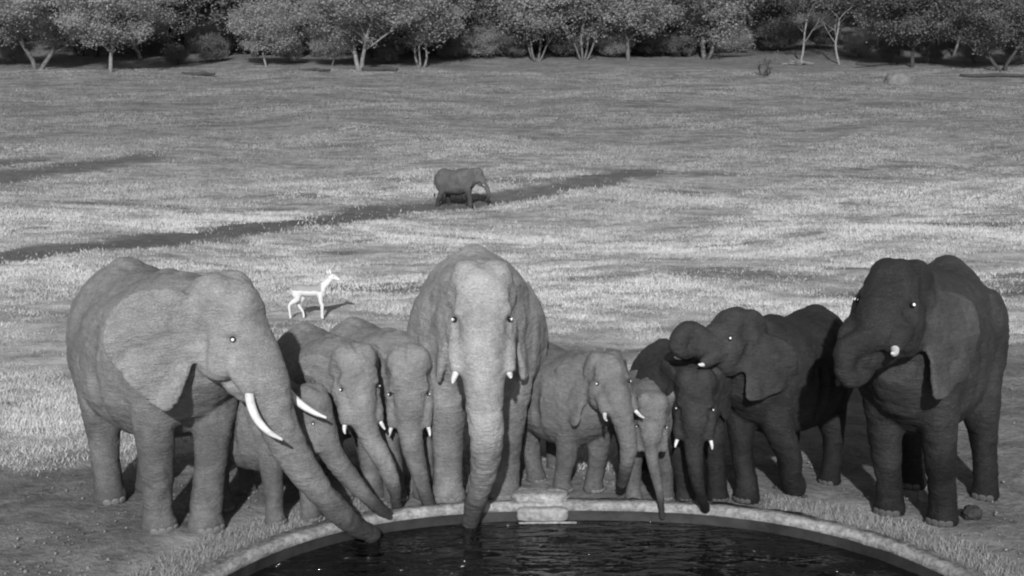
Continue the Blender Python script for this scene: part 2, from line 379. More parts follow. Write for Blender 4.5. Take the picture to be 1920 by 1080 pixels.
# ---------------------------------------------------------------- pool
def ring(name, offs, zs, m, n=220, closed_wall=True, jit=.012):
    V = []; k = len(offs)
    for i in range(n):
        t = 2 * math.pi * i / n
        for j in range(k):
            x, y = pool(t, offs[j]); w = jit * (noise.noise(Vector((x * 3, y * 3, j * 2.0))) + .6 * noise.noise(Vector((x * 9, y * 9, j * 3.0))) - .9 * max(0, noise.noise(Vector((x * 14, y * 14, j * 1.5))) - .25)); V.append((x + w, y + w, zs[j] + w * (1 if zs[j] > 0 else 0)))
    Fs = [(i * k + j, i * k + j + 1, ((i + 1) % n) * k + j + 1, ((i + 1) % n) * k + j) for i in range(n) for j in range(k - 1)]
    return mesh_np(name, V, Fs, m)
def f(nt, b):
    q = NT(nt); o = q.coords(); a = q.noise(o, 2.5, 6, .65); c = q.noise(o, 18, 6, .7)
    v = q.mul(q.mul(q.rng(a, .3, .7, .42, .78), q.rng(c, .3, .7, .35, 1.4)), .58); q.l(v, b.inputs['Base Color'])
    q.l(q.bump(c, .9, .03), b.inputs['Normal']); b.inputs['Roughness'].default_value = .9; b.inputs['Specular IOR Level'].default_value = .2
M_CONC = mat('concrete', f)
M_DARKC = plain('wet_concrete', .028, .5, .5, 4, .4, .02)
rim = empty('pool_rim', (0, 0, 0)); tag(rim, 'low curved concrete rim round the drinking pool', 'pool rim')
link('coping', ring('coping', [.02, 0, .0, .02, .10, .12, .19, .21, .215], [-.05, -.02, .03, .055, .06, .03, .04, .01, -.12], M_CONC, 900, jit=.017), rim)
link('wall', ring('wall', [.0, .0, -.01, -.01], [-.03, -.08, -.2, -1.2], M_DARKC, 240), rim)
WL = -.13
def f(nt, b):
    q = NT(nt); b.inputs['Base Color'].default_value = (.006, .006, .006, 1); b.inputs['Roughness'].default_value = .03; b.inputs['IOR'].default_value = 1.33
    b.inputs['Specular IOR Level'].default_value = .5
    h = q.noise(q.coords((1.0, 2.2, 1)), 1.5, 4, .55); h2 = q.noise(q.coords((1, 2.2, 1)), 6, 2, .5)
    bp = q.bump(q.rng(h, .47, .72, 0, 1), .8, .20); bp = q.bump(h2, .5, .035, bp); q.l(bp, b.inputs['Normal'])
wv = [pool(2 * math.pi * i / 120, .0) + (WL,) for i in range(120)]
wme = bpy.data.meshes.new('water'); wme.from_pydata(wv, [], [tuple(range(120))]); wme.materials.append(mat('water', f))
tag(link('water', wme), kind='structure')

def rough_block(name, sx, sy, sz, m, seed=0, n=8, amp=.02, rnd=3.5):
    """rounded, worn block (superellipsoid grid)"""
    s = Soup(); s.ball((0, 0, 0), 1, n=40, k=20); v = []
    for p in s.v:
        q = np.array(p); L = (np.abs(q) ** rnd).sum() ** (1 / rnd); q = q / max(L, 1e-6)
        w = noise.noise(Vector(q) * 2.3 + Vector((seed, 0, 0))) + .5 * noise.noise(Vector(q) * 6 + Vector((seed, 0, 0)))
        q = q * (1 + amp * w * 3); v.append((q[0] * sx, q[1] * sy, q[2] * sz))
    s.v = v; return s.mesh(name, m)
b0 = hit(1012, 938)
blk = empty('stone_block', (b0[0], 12.72, 0)); tag(blk, 'pale worn concrete block sitting on the pool rim by the water', 'concrete block')
link('block', rough_block('block', .28, .15, .055, M_CONC, 1, rnd=5, amp=.045), blk, (0, -.07, .066))
link('step', rough_block('step', .26, .09, .07, plain('worn_concrete', .28, .9, .4, 14, .2, .03), 4, rnd=6), blk, (.02, -.27, -.05))
s = Soup(); s.tube([(-.28, 0, 0), (0, .004, .003), (.3, 0, .006)], [.012] * 3, 8, 3); link('pipe', s.mesh('pipe', M_CONC), blk, (.06, -.38, WL + .01))

# ---------------------------------------------------------------- elephants
HEADP = np.array([.95, 0, 1.95])
EAR = [(0, .26), (.10, .36), (.30, .42), (.56, .40), (.78, .27), (.89, .02), (.86, -.22), (.70, -.48), (.52, -.68), (.36, -.80), (.24, -.74), (.14, -.55), (.04, -.34), (-.02, -.05)]
def ear_soup(s, tf, side, phi, size=1.0, curl=1.0, seed=0, dz=0.0):
    O = np.array(EAR, float); O = np.vstack([O, O[:1]])
    L = []
    for i in range(len(O) - 1):
        X0 = O[i - 1] if i else O[-2]; X3 = O[i + 2] if i + 2 < len(O) else O[1]
        for t in np.arange(5) / 5:
            p0, p1, p2, p3 = X0, O[i], O[i + 1], X3
            L.append(.5 * (2 * p1 + (p2 - p0) * t + (2 * p0 - 5 * p1 + 4 * p2 - p3) * t * t + (3 * p1 - p0 - 3 * p2 + p3) * t ** 3))
    L = np.array(L) * size; n = len(L); c = np.array((.30, -.05)) * size
    rings = [.02, .15, .3, .45, .6, .75, .88, .97, 1.0]
    U = np.array([-math.cos(phi), side * math.sin(phi), 0]); W = np.array([math.sin(phi), side * math.cos(phi), 0]); A = np.array([.20, side * .27, .10 + dz])
    V = []
    for face in (0, 1):
        for k, rr in enumerate(rings):
            for j in range(n):
                u, v = c + (L[j] - c) * rr
                w = .13 * math.sin(min(u / (.9 * size), 1) * math.pi * .62) * curl - .20 * curl * max(0, u / size - .55) ** 1.4 * 1.8
                w += .022 * math.sin(v * 11 + seed + u * 5) * smooth(.15, .9, u / size) + .012 * math.sin(math.atan2(v - .1, u + .2) * 15 + seed) * smooth(.1, .4, u) - .10 * max(0, v / size - .2) ** 1.5 * 2
                w += .05 * math.cos(u * 5) * smooth(.1, -.6, v)
                th = .024 * (1 if k < len(rings) - 1 else .35) * (1.5 - .8 * min(1, u / size))
                w += th if face == 0 else -th
                V.append(tf(A + U * u + np.array((0, 0, 1.0)) * (v - .22 * max(0, u - .2) * (dz != 0)) + W * w))
    K = len(rings); F_ = []
    idx = lambda f, k, j: f * K * n + k * n + j % n
    for f_ in (0, 1):
        for k in range(K - 1):
            for j in range(n):
                q = (idx(f_, k, j), idx(f_, k, j + 1), idx(f_, k + 1, j + 1), idx(f_, k + 1, j))
                F_.append(q if (f_ == 0) == (side > 0) else q[::-1])
        V.append(tf(A + U * c[0] + np.array((0, 0, 1.0)) * c[1] + W * ((.13 * math.sin(.333 * math.pi * .62)) * curl + (.03 if f_ == 0 else -.03))))
    for f_ in (0, 1):
        ct = 2 * K * n + f_
        for j in range(n):
            q = (ct, idx(f_, 0, j + 1), idx(f_, 0, j)); F_.append(q if (f_ == 0) == (side > 0) else q[::-1])
    for j in range(n):
        q = (idx(0, K - 1, j), idx(0, K - 1, j + 1), idx(1, K - 1, j + 1), idx(1, K - 1, j)); F_.append(q if side > 0 else q[::-1])
    s.add(V, F_)

NAIL = rough_block('toenail', .042, .015, .034, M_NAIL, 9, rnd=2.4)
def elephant(q, skin, label, trunk=(), feet=None, group='elephants drinking at the pool', ears=(.7, .7), jaw=0.0, tusk=(.5, .5), base_z=0.0,
             bend=None, voxel=.026, fat=1.0, earsize=1.0, trunk_r=1.0, curl=1.0, name='elephant', nails=True, tusk_r=.034, trunk_local=None, tail=True, eyes=(1, 1), skip=0, earz=0.0, nail=None, tones=(.88, 1.05, .8, 1.05), hw=1.0, wettip=True, leg=1.0, hr=0.0, tcurl=1.0):
    x, y, yaw, sc, hy, hp = q
    root = empty(name, (x, y, base_z), yaw, sc); tag(root, label, 'elephant', group)
    cw, sw = math.cos(yaw), math.sin(yaw)
    def to_local(w):
        d = np.array(w) - np.array((x, y, base_z)); return np.array((cw * d[0] + sw * d[1], -sw * d[0] + cw * d[1], d[2])) / sc
    ch, sh, cp_, sp_, cr, sr = math.cos(hy), math.sin(hy), math.cos(hp), math.sin(hp), math.cos(hr), math.sin(hr)
    HM = np.array([[ch, -sh, 0], [sh, ch, 0], [0, 0, 1]]) @ np.array([[cp_, 0, -sp_], [0, 1, 0], [sp_, 0, cp_]]) @ np.array([[1, 0, 0], [0, cr, -sr], [0, sr, cr]])
    HM = HM @ np.diag([1, hw, 1.0]) if hw != 1 else HM
    tf = lambda p: HM @ np.array(p, float) + HEADP
    s = Soup(); s.tone = tones[0]  # part tones hold the light pattern: dim body and legs, bright head
    # torso: rings along the spine (x, centre z, half width, half height)
    st = [(-1.50, 1.62, .10, .20), (-1.46, 1.62, .28, .42), (-1.34, 1.62, .47, .62), (-1.12, 1.62, .60, .76), (-.85, 1.61, .68, .81), (-.5, 1.56, .74, .80), (-.1, 1.55, .77, .80),
          (.25, 1.60, .74, .83), (.55, 1.68, .64, .80), (.80, 1.74, .52, .68), (1.02, 1.80, .40, .52), (1.18, 1.84, .28, .36)]
    V = []; n = 28
    for (X_, zc, hw, hh) in st:
        for j in range(n):
            a = 2 * math.pi * j / n; c_, s_ = math.cos(a), math.sin(a)
            wz = math.copysign(abs(s_) ** .9, s_); wx = math.copysign(abs(c_) ** .85, c_)
            top = 1 - .22 * max(0, s_) ** 2        # narrower towards the back ridge
            V.append((X_, wx * hw * top * fat, zc + wz * hh * (1 if s_ > 0 else (1 + .04 * (fat - 1)))))
    m = len(st); Fs = [(i * n + j, (i + 1) * n + j, (i + 1) * n + (j + 1) % n, i * n + (j + 1) % n)[::-1] for i in range(m - 1) for j in range(n)]
    V += [(st[0][0], 0, st[0][1]), (st[-1][0], 0, st[-1][1])]
    Fs += [(m * n, j, (j + 1) % n)[::-1] for j in range(n)] + [(m * n + 1, (m - 1) * n + (j + 1) % n, (m - 1) * n + j)[::-1] for j in range(n)]
    s.add(V, Fs)
    s.tube([(-1.40, 0, 1.95), (-1.2, 0, 2.16), (-.9, 0, 2.25), (-.55, 0, 2.19), (-.15, 0, 2.19), (.25, 0, 2.26), (.6, 0, 2.2), (.95, 0, 2.05)], [.10, .17, .22, .18, .16, .21, .22, .2], 14, 3, axis=(0, 1, 0))
    for d_ in (1, -1):
        s.ball((.52, d_ * .44 * min(1, fat), 1.62), (.30, .20, .50)); s.ball((-.98, d_ * .40, 1.62), (.36, .24, .52)); s.ball((-.30, d_ * .10, 1.16), (.7, .40, .34))
    s.ball((.74, 0, 1.42), (.28, .34, .36))
    # neck
    e = tf((.18, 0, .02)); s.tube([(.55, 0, 1.78), tuple((np.array((.75, 0, 1.9)) + e) / 2), tuple(e)], [.56, .46, .36], 18, 4)
    # head
    s.tone = tones[1]
    s.ball(tf((.26, 0, .22)), (.40, .33, .36), HM); s.ball(tf((.46, 0, .10)), (.27, .29, .42), HM)
    for d_ in (1, -1):
        s.ball(tf((.30, d_ * .13, .36)), (.26, .17, .22), HM)
        s.ball(tf((.36, d_ * .20, -.14)), (.26, .15, .27), HM)
        s.ball(tf((.53, d_ * .21, .075)), (.13, .075, .055), HM)
        s.tube([tf((.48, d_ * .16, -.05)), tf((.58, d_ * .195, -.22)), tf((.68, d_ * .215, -.38)), tf((.74, d_ * .225, -.50))], [.15, .13, .105, .072], 12, 3)
    jd = jaw
    s.tube([tf((.28, 0, -.22)), tf((.48 - .05 * jd, 0, -.44 - .12 * jd)), tf((.64 - .12 * jd, 0, -.58 - .30 * jd)), tf((.76 - .2 * jd, 0, -.66 - .42 * jd))], [.22, .165, .10, .04], 14, 3)
    # trunk
    s.tone = tones[1] * .9
    tp = [tf((.50, 0, .02)), tf((.64, 0, -.20)), tf((.74, 0, -.42))]; 
    rest = [to_local(at(*p)) for p in trunk] if trunk_local is None else [np.array(p) for p in trunk_local]
    if skip: tp = tp[:2]
    tp += rest
    L = np.concatenate([[0], np.cumsum([np.linalg.norm(tp[i + 1] - tp[i]) for i in range(len(tp) - 1)])]); L /= L[-1]
    rr = np.interp(L, [0, .12, .25, .45, .7, .92, 1], [.26, .235, .205, .17, .13, .098, .088]) * trunk_r; rr[0:2] = (.26, .235)
    P2, r2 = spline(np.array(tp), rr, 8)
    r2 = r2 * (1 + .02 * np.sin(np.arange(len(r2)) * 1.9))
    s.tube(P2, r2, 18, 1)
    kz = len(r2) * 18; base_i = len(s.t) - kz - 2
    for i_ in range(len(r2)):
        f_ = i_ / (len(r2) - 1); w_ = 1 - .55 * float(smooth(.76, .86, f_)) if wettip else 1
        for j_ in range(18): s.t[base_i + i_ * 18 + j_] *= w_
    s.tone *= .45 if wettip else 1; s.ball(P2[-1], r2[-1] * .93)
    # legs
    s.tone = tones[2]
    fl = {'FL': np.array((.68, .33, 0)), 'FR': np.array((.68, -.33, 0)), 'HL': np.array((-.98, .36, 0)), 'HR': np.array((-.98, -.36, 0))}
    if feet:
        for k, p in feet.items():
            t = to_local(hit(*p)) if len(p) == 2 else fl[k] + np.array((p[0], p[1], 0)); dlt = t - fl[k]; dlt[2] = 0; L_ = np.linalg.norm(dlt)
            fl[k] = fl[k] + dlt * min(1, .48 / max(L_, 1e-6))
    nail_spots = []
    for k, ft in fl.items():
        sd = 1 if k[1] == 'L' else -1; F0 = ft.copy(); fx, fy = F0[0], F0[1]
        if k[0] == 'F':
            hx, hyy = .60, sd * .33 * min(1, fat + .03)
            g = lambda t, dx=0: (hx + (fx - hx) * t + dx, hyy + (fy - hyy) * t)
            if bend == k:   # lifted wrist, foot folded back onto its toe
                s.tube([(hx, hyy, 1.6), (hx + .02, hyy, 1.1), (fx + .16, fy, .62), (fx + .10, fy, .34), (fx - .03, fy, .14), (fx, fy, .02)], [.27, .23, .175, .155, .165, .14], 18, 5)
                s.ball((fx + .16, fy, .60), (.17, .16, .17))
            else:
                s.tube([(*g(0), 1.62), (*g(.3, .0), 1.15), (*g(.62, .03), .68), (*g(.82, .02), .42), (*g(.97, 0), .17), (*g(1, .02), .075), (*g(1, .02), 0)], [.27 * leg, .235 * leg, .178 * leg, .16 * leg, .165 * leg, .195 * leg, .195 * leg], 18, 5)
            fr = .195 * leg
        else:
            hx, hyy = -.98, sd * .36
            g = lambda t, dx=0: (hx + (fx - hx) * t + dx, hyy + (fy - hyy) * t)
            s.tube([(*g(0, .06), 1.55), (*g(.3, .14), 1.08), (*g(.6, .02), .62), (*g(.8, -.02), .38), (*g(.97, 0), .16), (*g(1, .02), .07), (*g(1, .02), 0)], [.34 * leg, .265 * leg, .17 * leg, .15 * leg, .155 * leg, .18 * leg, .18 * leg], 18, 5)
            fr = .18 * leg
        if bend != k:
            for a in ((-.62, -.2, .22, .64) if k[0] == 'F' else (-.5, 0, .5)):
                nail_spots.append((fx + .02 + math.cos(a) * fr * .97, fy + math.sin(a) * fr * .97, .05, a))
    # ears
    s.tone = tones[3]
    ear_soup(s, tf, 1, ears[0], earsize, curl, 1.3, earz); ear_soup(s, tf, -1, ears[1], earsize, curl, 4.1, earz)
    s.tone = tones[0]
    if tail: s.tube([(-1.42, 0, 2.05), (-1.56, 0, 1.85), (-1.60, .03, 1.45), (-1.60, .05, 1.0), (-1.58, .04, .8)], [.075, .055, .042, .035, .03], 10, 4)
    I3 = np.eye(3); dents = []
    for d_ in (1, -1):
        dents += [(tf((.42, d_ * .28, .20)), (.16, .16, .15), .050, HM), (tf((.62, d_ * .24, -.13)), (.10, .12, .16), .028, HM), (tf((.60, d_ * .26, .0)), (.07, .07, .045), .022, HM),
                  (tf((.30, d_ * .33, -.05)), (.09, .14, .30), .035, HM), (tf((.52, d_ * .20, -.42)), (.16, .10, .05), .04, HM),
                  ((.12, d_ * .78, 1.45), (.14, .4, .55), .05, I3), ((-.62, d_ * .75, 1.95), (.26, .4, .28), .06, I3), ((-.55, d_ * .7, 1.25), (.12, .5, .35), .04, I3),
                  ((.62, d_ * .35, .95), (.35, .35, .10), .014, I3), ((-1.0, d_ * .2, 1.1), (.3, .25, .4), .03, I3)]
    dents += [(tf((.66, 0, .20)), (.16, .16, .16), .03, HM), (tf((.30, 0, .52)), (.3, .07, .2), .045, HM)]
    body = fuse(s, 'body', voxel, 6, skin, .0105, dents)
    link('body', body, root)
    # parts
    for d_ in (1, -1):
        if not eyes[0 if d_ > 0 else 1]: continue
        c = tf((.595, d_ * .254, .005)); s2 = Soup(); s2.ball((0, 0, 0), .027, n=14, k=9); e = link('eye', s2.mesh('eye', M_EYE), root, c)
        outd = HM @ np.array((.62, d_ * .78, -.05)); s3 = Soup(); s3.ball((0, 0, 0), .016, n=12, k=8); link('eyeshine', s3.mesh('eyeshine', M_SHINE), e, outd * .016)
        tl = tusk[0 if d_ > 0 else 1]
        if tl > 0:
            st_ = Soup(); u = np.linspace(0, 1, 6); pts = []
            for t in u:
                pts.append(tf((.715 + tl * (.30 * t + .45 * t * t * tcurl), d_ * (.222 + tl * (.42 * t - .18 * t * t)), -.44 - tl * (1.05 * t - .38 * t * t * tcurl))))
            st_.tube(pts, [tusk_r, tusk_r * .97, tusk_r * .9, tusk_r * .78, tusk_r * .6, tusk_r * .25], 12, 3)
            link('tusk', st_.mesh('tusk', M_TUSK), root)
    if nails:
        for (nx_, ny_, nz, a) in nail_spots:
            o = link('toenail', nail or NAIL, root, (nx_, ny_, nz)); o.rotation_euler = (R(-12), 0, a - math.pi / 2)
    if tail:
        t_ = Soup()
        for i in range(10):
            a = i * .628; t_.tube([(-1.58 + .02 * math.cos(a), .04 + .02 * math.sin(a), .84), (-1.58 + .05 * math.cos(a), .04 + .04 * math.sin(a), .72), (-1.58 + .03 * math.cos(a), .04 + .03 * math.sin(a), .55 + .04 * math.sin(i * 2.3))], [.016, .014, .004], 5, 2)
        link('tail_hair', t_.mesh('tail_hair', M_TUFT), root)
    return root

DUSTY = skin_mat('dusty_hide', .265, .5)
PALE = skin_mat('pale_dusty_hide', .345, .55)
GREY = skin_mat('grey_hide', .20, .7)
WALK = skin_mat('far_hide', .13, .35)
WET = skin_mat('wet_shaded_hide', .046, .5, .35, .6)  # shade on the right-hand elephants put into a darker hide colour
WETSHADEB = skin_mat('muddy_shaded_hide', .042, .3, .4, .65)  # dark base colour carries shade as well as dirt
NAILD = NAIL.copy(); NAILD.name = 'toenail'; NAILD.materials[0] = plain('dark_toenail', .08, .7, .3, 20)
EOBJ = {}
EOBJ[1] = elephant((-3.48, 12.50, R(-54), 1.0, R(28), R(2)), DUSTY, 'largest elephant, long white curved tusks, spread ear, trunk slanting down to the rim', leg=.94, tones=(.82, 1.1, .7, 1.1), curl=.5, ears=(.75, .8), earsize=.92, tusk=(.56, .60), tusk_r=.043,
    trunk=[(522, 795, 11.42), (566, 875, 11.42), (615, 938, 11.5), (662, 982, 11.7), (700, 1003, 11.88)], feet=dict(FR=(298, 995), FL=(385, 995), HR=(218, 960), HL=(254, 942)))
EOBJ[2] = elephant((-2.49, 12.42, R(-41), .56, R(9), R(-6)), GREY, 'calf mostly hidden behind the long-tusked elephant, peering from under its tusk tip', ears=(.35, .35), tusk=(0, 0),
    trunk=[(632, 866, 11.86), (655, 894, 11.9), (695, 938, 12.0), (738, 975, 12.2)], feet=dict(FR=(515, 978), FL=(582, 972), HR=(432, 968)))
EOBJ[3] = elephant((-1.96, 13.2, R(-62), .68, R(-4), R(-5)), DUSTY, 'young elephant just right of the long-tusked one, head tilted, short white tusks', hw=1.1, ears=(.3, .35), earsize=.9, earz=-.08, trunk_r=.92, tusk=(.2, .2),
    trunk=[(698, 828, 12.17), (720, 868, 12.15), (738, 912, 12.2), (744, 952, 12.35)], feet=dict(FR=(640, 935), FL=(700, 935)))
EOBJ[4] = elephant((-1.40, 13.42, R(-57), .69, R(-31), R(-25)), DUSTY, 'young elephant facing the water with two tiny tusks, beside the big head-on elephant', hw=1.1, ears=(.3, .3), earsize=.85, earz=-.08, trunk_r=.95, tusk=(.2, .2),
    trunk=[(772, 828, 12.5), (782, 872, 12.45), (796, 922, 12.42), (816, 974, 12.45)], feet=dict(FR=(740, 938), FL=(795, 930)))
EOBJ[5] = elephant((-.37, 13.45, R(-86), 1.0, R(-2), R(8)), PALE, 'big pale elephant facing the camera head-on, trunk hanging straight into the water', hw=1.03, tones=(.9, 1.14, .75, .95), ears=(.16, .16), earsize=.84, earz=-.06, tusk=(.14, .2),
    trunk=[(908, 762, 11.63), (911, 820, 11.65), (906, 885, 11.85), (892, 940, 12.1), (882, 980, 12.3)], feet=dict(FR=(840, 936), FL=(943, 932)))
EOBJ[6] = elephant((.60, 13.2, R(-59), .61, R(-13), R(20)), GREY, 'young grey elephant standing behind the concrete block, trunk hanging down between its legs', hw=1.1, ears=(.35, .35), earsize=.9, tusk=(.28, .28),
    trunk=[(1172, 804, 12.18), (1178, 838, 12.18), (1173, 876, 12.25), (1166, 908, 12.4)], feet=dict(FR=(1052, 920), FL=(1112, 918), HR=(1008, 905)))
EOBJ[7] = elephant((1.42, 13.1, R(-90), .5, R(-7), R(-20)), GREY, 'smallest calf, squeezed between a grey young elephant and a dark one, no tusks', hw=1.1, ears=(.45, .45), tusk=(0, 0), trunk_r=.68,
    trunk=[(1224, 868, 12.33), (1230, 894, 12.32), (1238, 932, 12.3), (1242, 972, 12.38)])
EOBJ[8] = elephant((1.76, 13.15, R(-80), .61, R(-21), R(-17)), WET, 'dark wet, shaded young elephant facing front beneath the raised chin of its neighbour', nail=NAILD, trunk_r=.85, hw=1.1, ears=(.3, .3), earsize=.85, tusk=(.2, .2),
    trunk=[(1302, 852, 12.2), (1305, 890, 12.15), (1314, 930, 12.2), (1324, 955, 12.3)], feet=dict(FR=(1285, 935), FL=(1345, 938)))
EOBJ[9] = elephant((2.84, 13.25, R(-132), .76, R(-18), R(38)), WETSHADEB, 'dark elephant with raised head, trunk curled into its open mouth, one front leg bent', nail=NAILD, leg=.92, tones=(.7, 1.25, .8, 1.3), ears=(.25, .22), earsize=.8, tusk=(.14, .14), jaw=.8,
    trunk=[(1298, 622, 12.44), (1277, 631, 12.4), (1272, 650, 12.38), (1287, 661, 12.42), (1306, 656, 12.5)], trunk_r=.9, skip=1, feet=dict(FR=(1408, 942), FL=(1487, 932), HL=(1545, 945)), bend='FL')
EOBJ[10] = elephant((4.13, 12.60, R(-121), 1.0, R(-4), R(34)), WETSHADEB, 'large dark elephant at the far right end, trunk tucked up to its mouth', nail=NAILD, trunk_r=.72, wettip=False, fat=.80, leg=.86, tones=(1.15, .8, .9, 1.9), ears=(.3, .4), earsize=.9, tusk=(.24, .07), tusk_r=.04,
    trunk=[(1590, 655, 11.0), (1583, 690, 10.98), (1596, 712, 11.0), (1618, 704, 11.08), (1628, 678, 11.2), (1634, 656, 11.32)], feet=dict(FR=(1668, 964), FL=(1766, 980), HR=(1735, 955), HL=(1866, 958)))
p11 = hit(862, 388)
EOBJ[11] = elephant((p11[0] - .05, p11[1], R(-12), .56, R(0), R(0)), WALK, 'lone young elephant walking across the open field far behind the herd', ears=(.4, .4), tusk=(.2, .2), base_z=float(p11[2]), voxel=.04, nails=False,
    group='', trunk_local=[(1.9, 0, 1.15), (2.0, 0, .85), (1.95, 0, .55), (1.75, 0, .38)], feet=dict(FL=(-.12, 0, 0), FR=(.2, 0, 0), HL=(.3, 0, 0), HR=(-.3, 0, 0)))

# ---------------------------------------------------------------- antelope
def antelope():
    p = hit(582, 600); k = .68
    root = empty('antelope', p, R(-6), k); tag(root, 'small pale antelope looking back toward the herd behind the calves', 'antelope')
    s = Soup()
    s.tube([(-.42, 0, .80), (-.30, 0, .80), (0, 0, .77), (.28, 0, .80), (.42, 0, .86)], [.08, .155, .15, .16, .10], 16, 4)
    s.ball((-.34, 0, .74), (.16, .13, .2)); s.ball((.30, 0, .74), (.14, .12, .18))
    s.tube([(.30, 0, .84), (.43, 0, .95), (.53, 0, 1.05), (.60, 0, 1.12)], [.14, .10, .085, .075], 14, 4)
    s.tube([(.54, 0, 1.14), (.65, 0, 1.16), (.77, 0, 1.11), (.84, 0, 1.08)], [.09, .088, .055, .038], 12, 4)
    for d_ in (1, -1):
        s.tube([(.58, d_ * .05, 1.20), (.54, d_ * .12, 1.29), (.51, d_ * .16, 1.36)], [.025, .045, .015], 8, 3)
    for (fx, dx, d_) in ((.30, .0, 1), (.30, .06, -1)):
        s.tube([(fx, d_ * .07, .72), (fx + dx * .4, d_ * .07, .45), (fx + dx, d_ * .07, .40), (fx + dx * .9, d_ * .07, .2), (fx + dx, d_ * .07, .02)], [.085, .052, .044, .03, .032], 10, 3)
    for (dx, d_) in ((-.10, -1), (.22, 1)):
        s.tube([(-.36, d_ * .07, .72), (-.30 + dx * .3, d_ * .08, .55), (-.48 + dx * .6, d_ * .08, .40), (-.44 + dx, d_ * .08, .18), (-.42 + dx, d_ * .08, .02)], [.13, .09, .045, .03, .032], 10, 3)
    s.tube([(-.46, 0, .86), (-.56, 0, .90), (-.62, 0, .86)], [.035, .03, .015], 8, 3)
    def f(nt, b):
        q = NT(nt); tc = q.n('ShaderNodeTexCoord'); sx = q.n('ShaderNodeSeparateXYZ'); q.l(tc.outputs['Object'], sx.inputs[0])
        n_ = q.noise(q.coords(), 6, 3); z = q.mul(sx.outputs['Z'], q.rng(n_, .3, .7, -.02, .02), 'ADD')
        back = q.mul(q.rng(z, .77, .80, 0, 1), q.rng(z, .99, .97, 0, 1)); r_ = q.mul(back, q.rng(sx.outputs['X'], .36, .34, 0, 1))
        v = q.rng(r_, 0, 1, .68, .30); q.l(v, b.inputs['Base Color']); b.inputs['Roughness'].default_value = .8
    link('body', fuse(s, 'antelope_body', .014, 3, mat('antelope_coat', f)), root)
    e = Soup(); e.ball((.68, -.08, 1.19), .014, n=8, k=6); link('eye', e.mesh('eye', M_EYE), root)
antelope()

# ---------------------------------------------------------------- trees
M_LEAF = attr_mat('pale_leaves', .7, 1.3, .1, .55)
M_LEAFSH = attr_mat('shaded_leaves', .6, .5, .2, .25)  # weaker light on back and right-hand trees, put into leaf colour
def bark(name, v): return plain(name, v, .9, .35, 7, .15, .03)
M_BARK, M_BARKP, M_BARKD = bark('bark', .13), bark('pale_bark', .22), bark('dark_bark', .06)

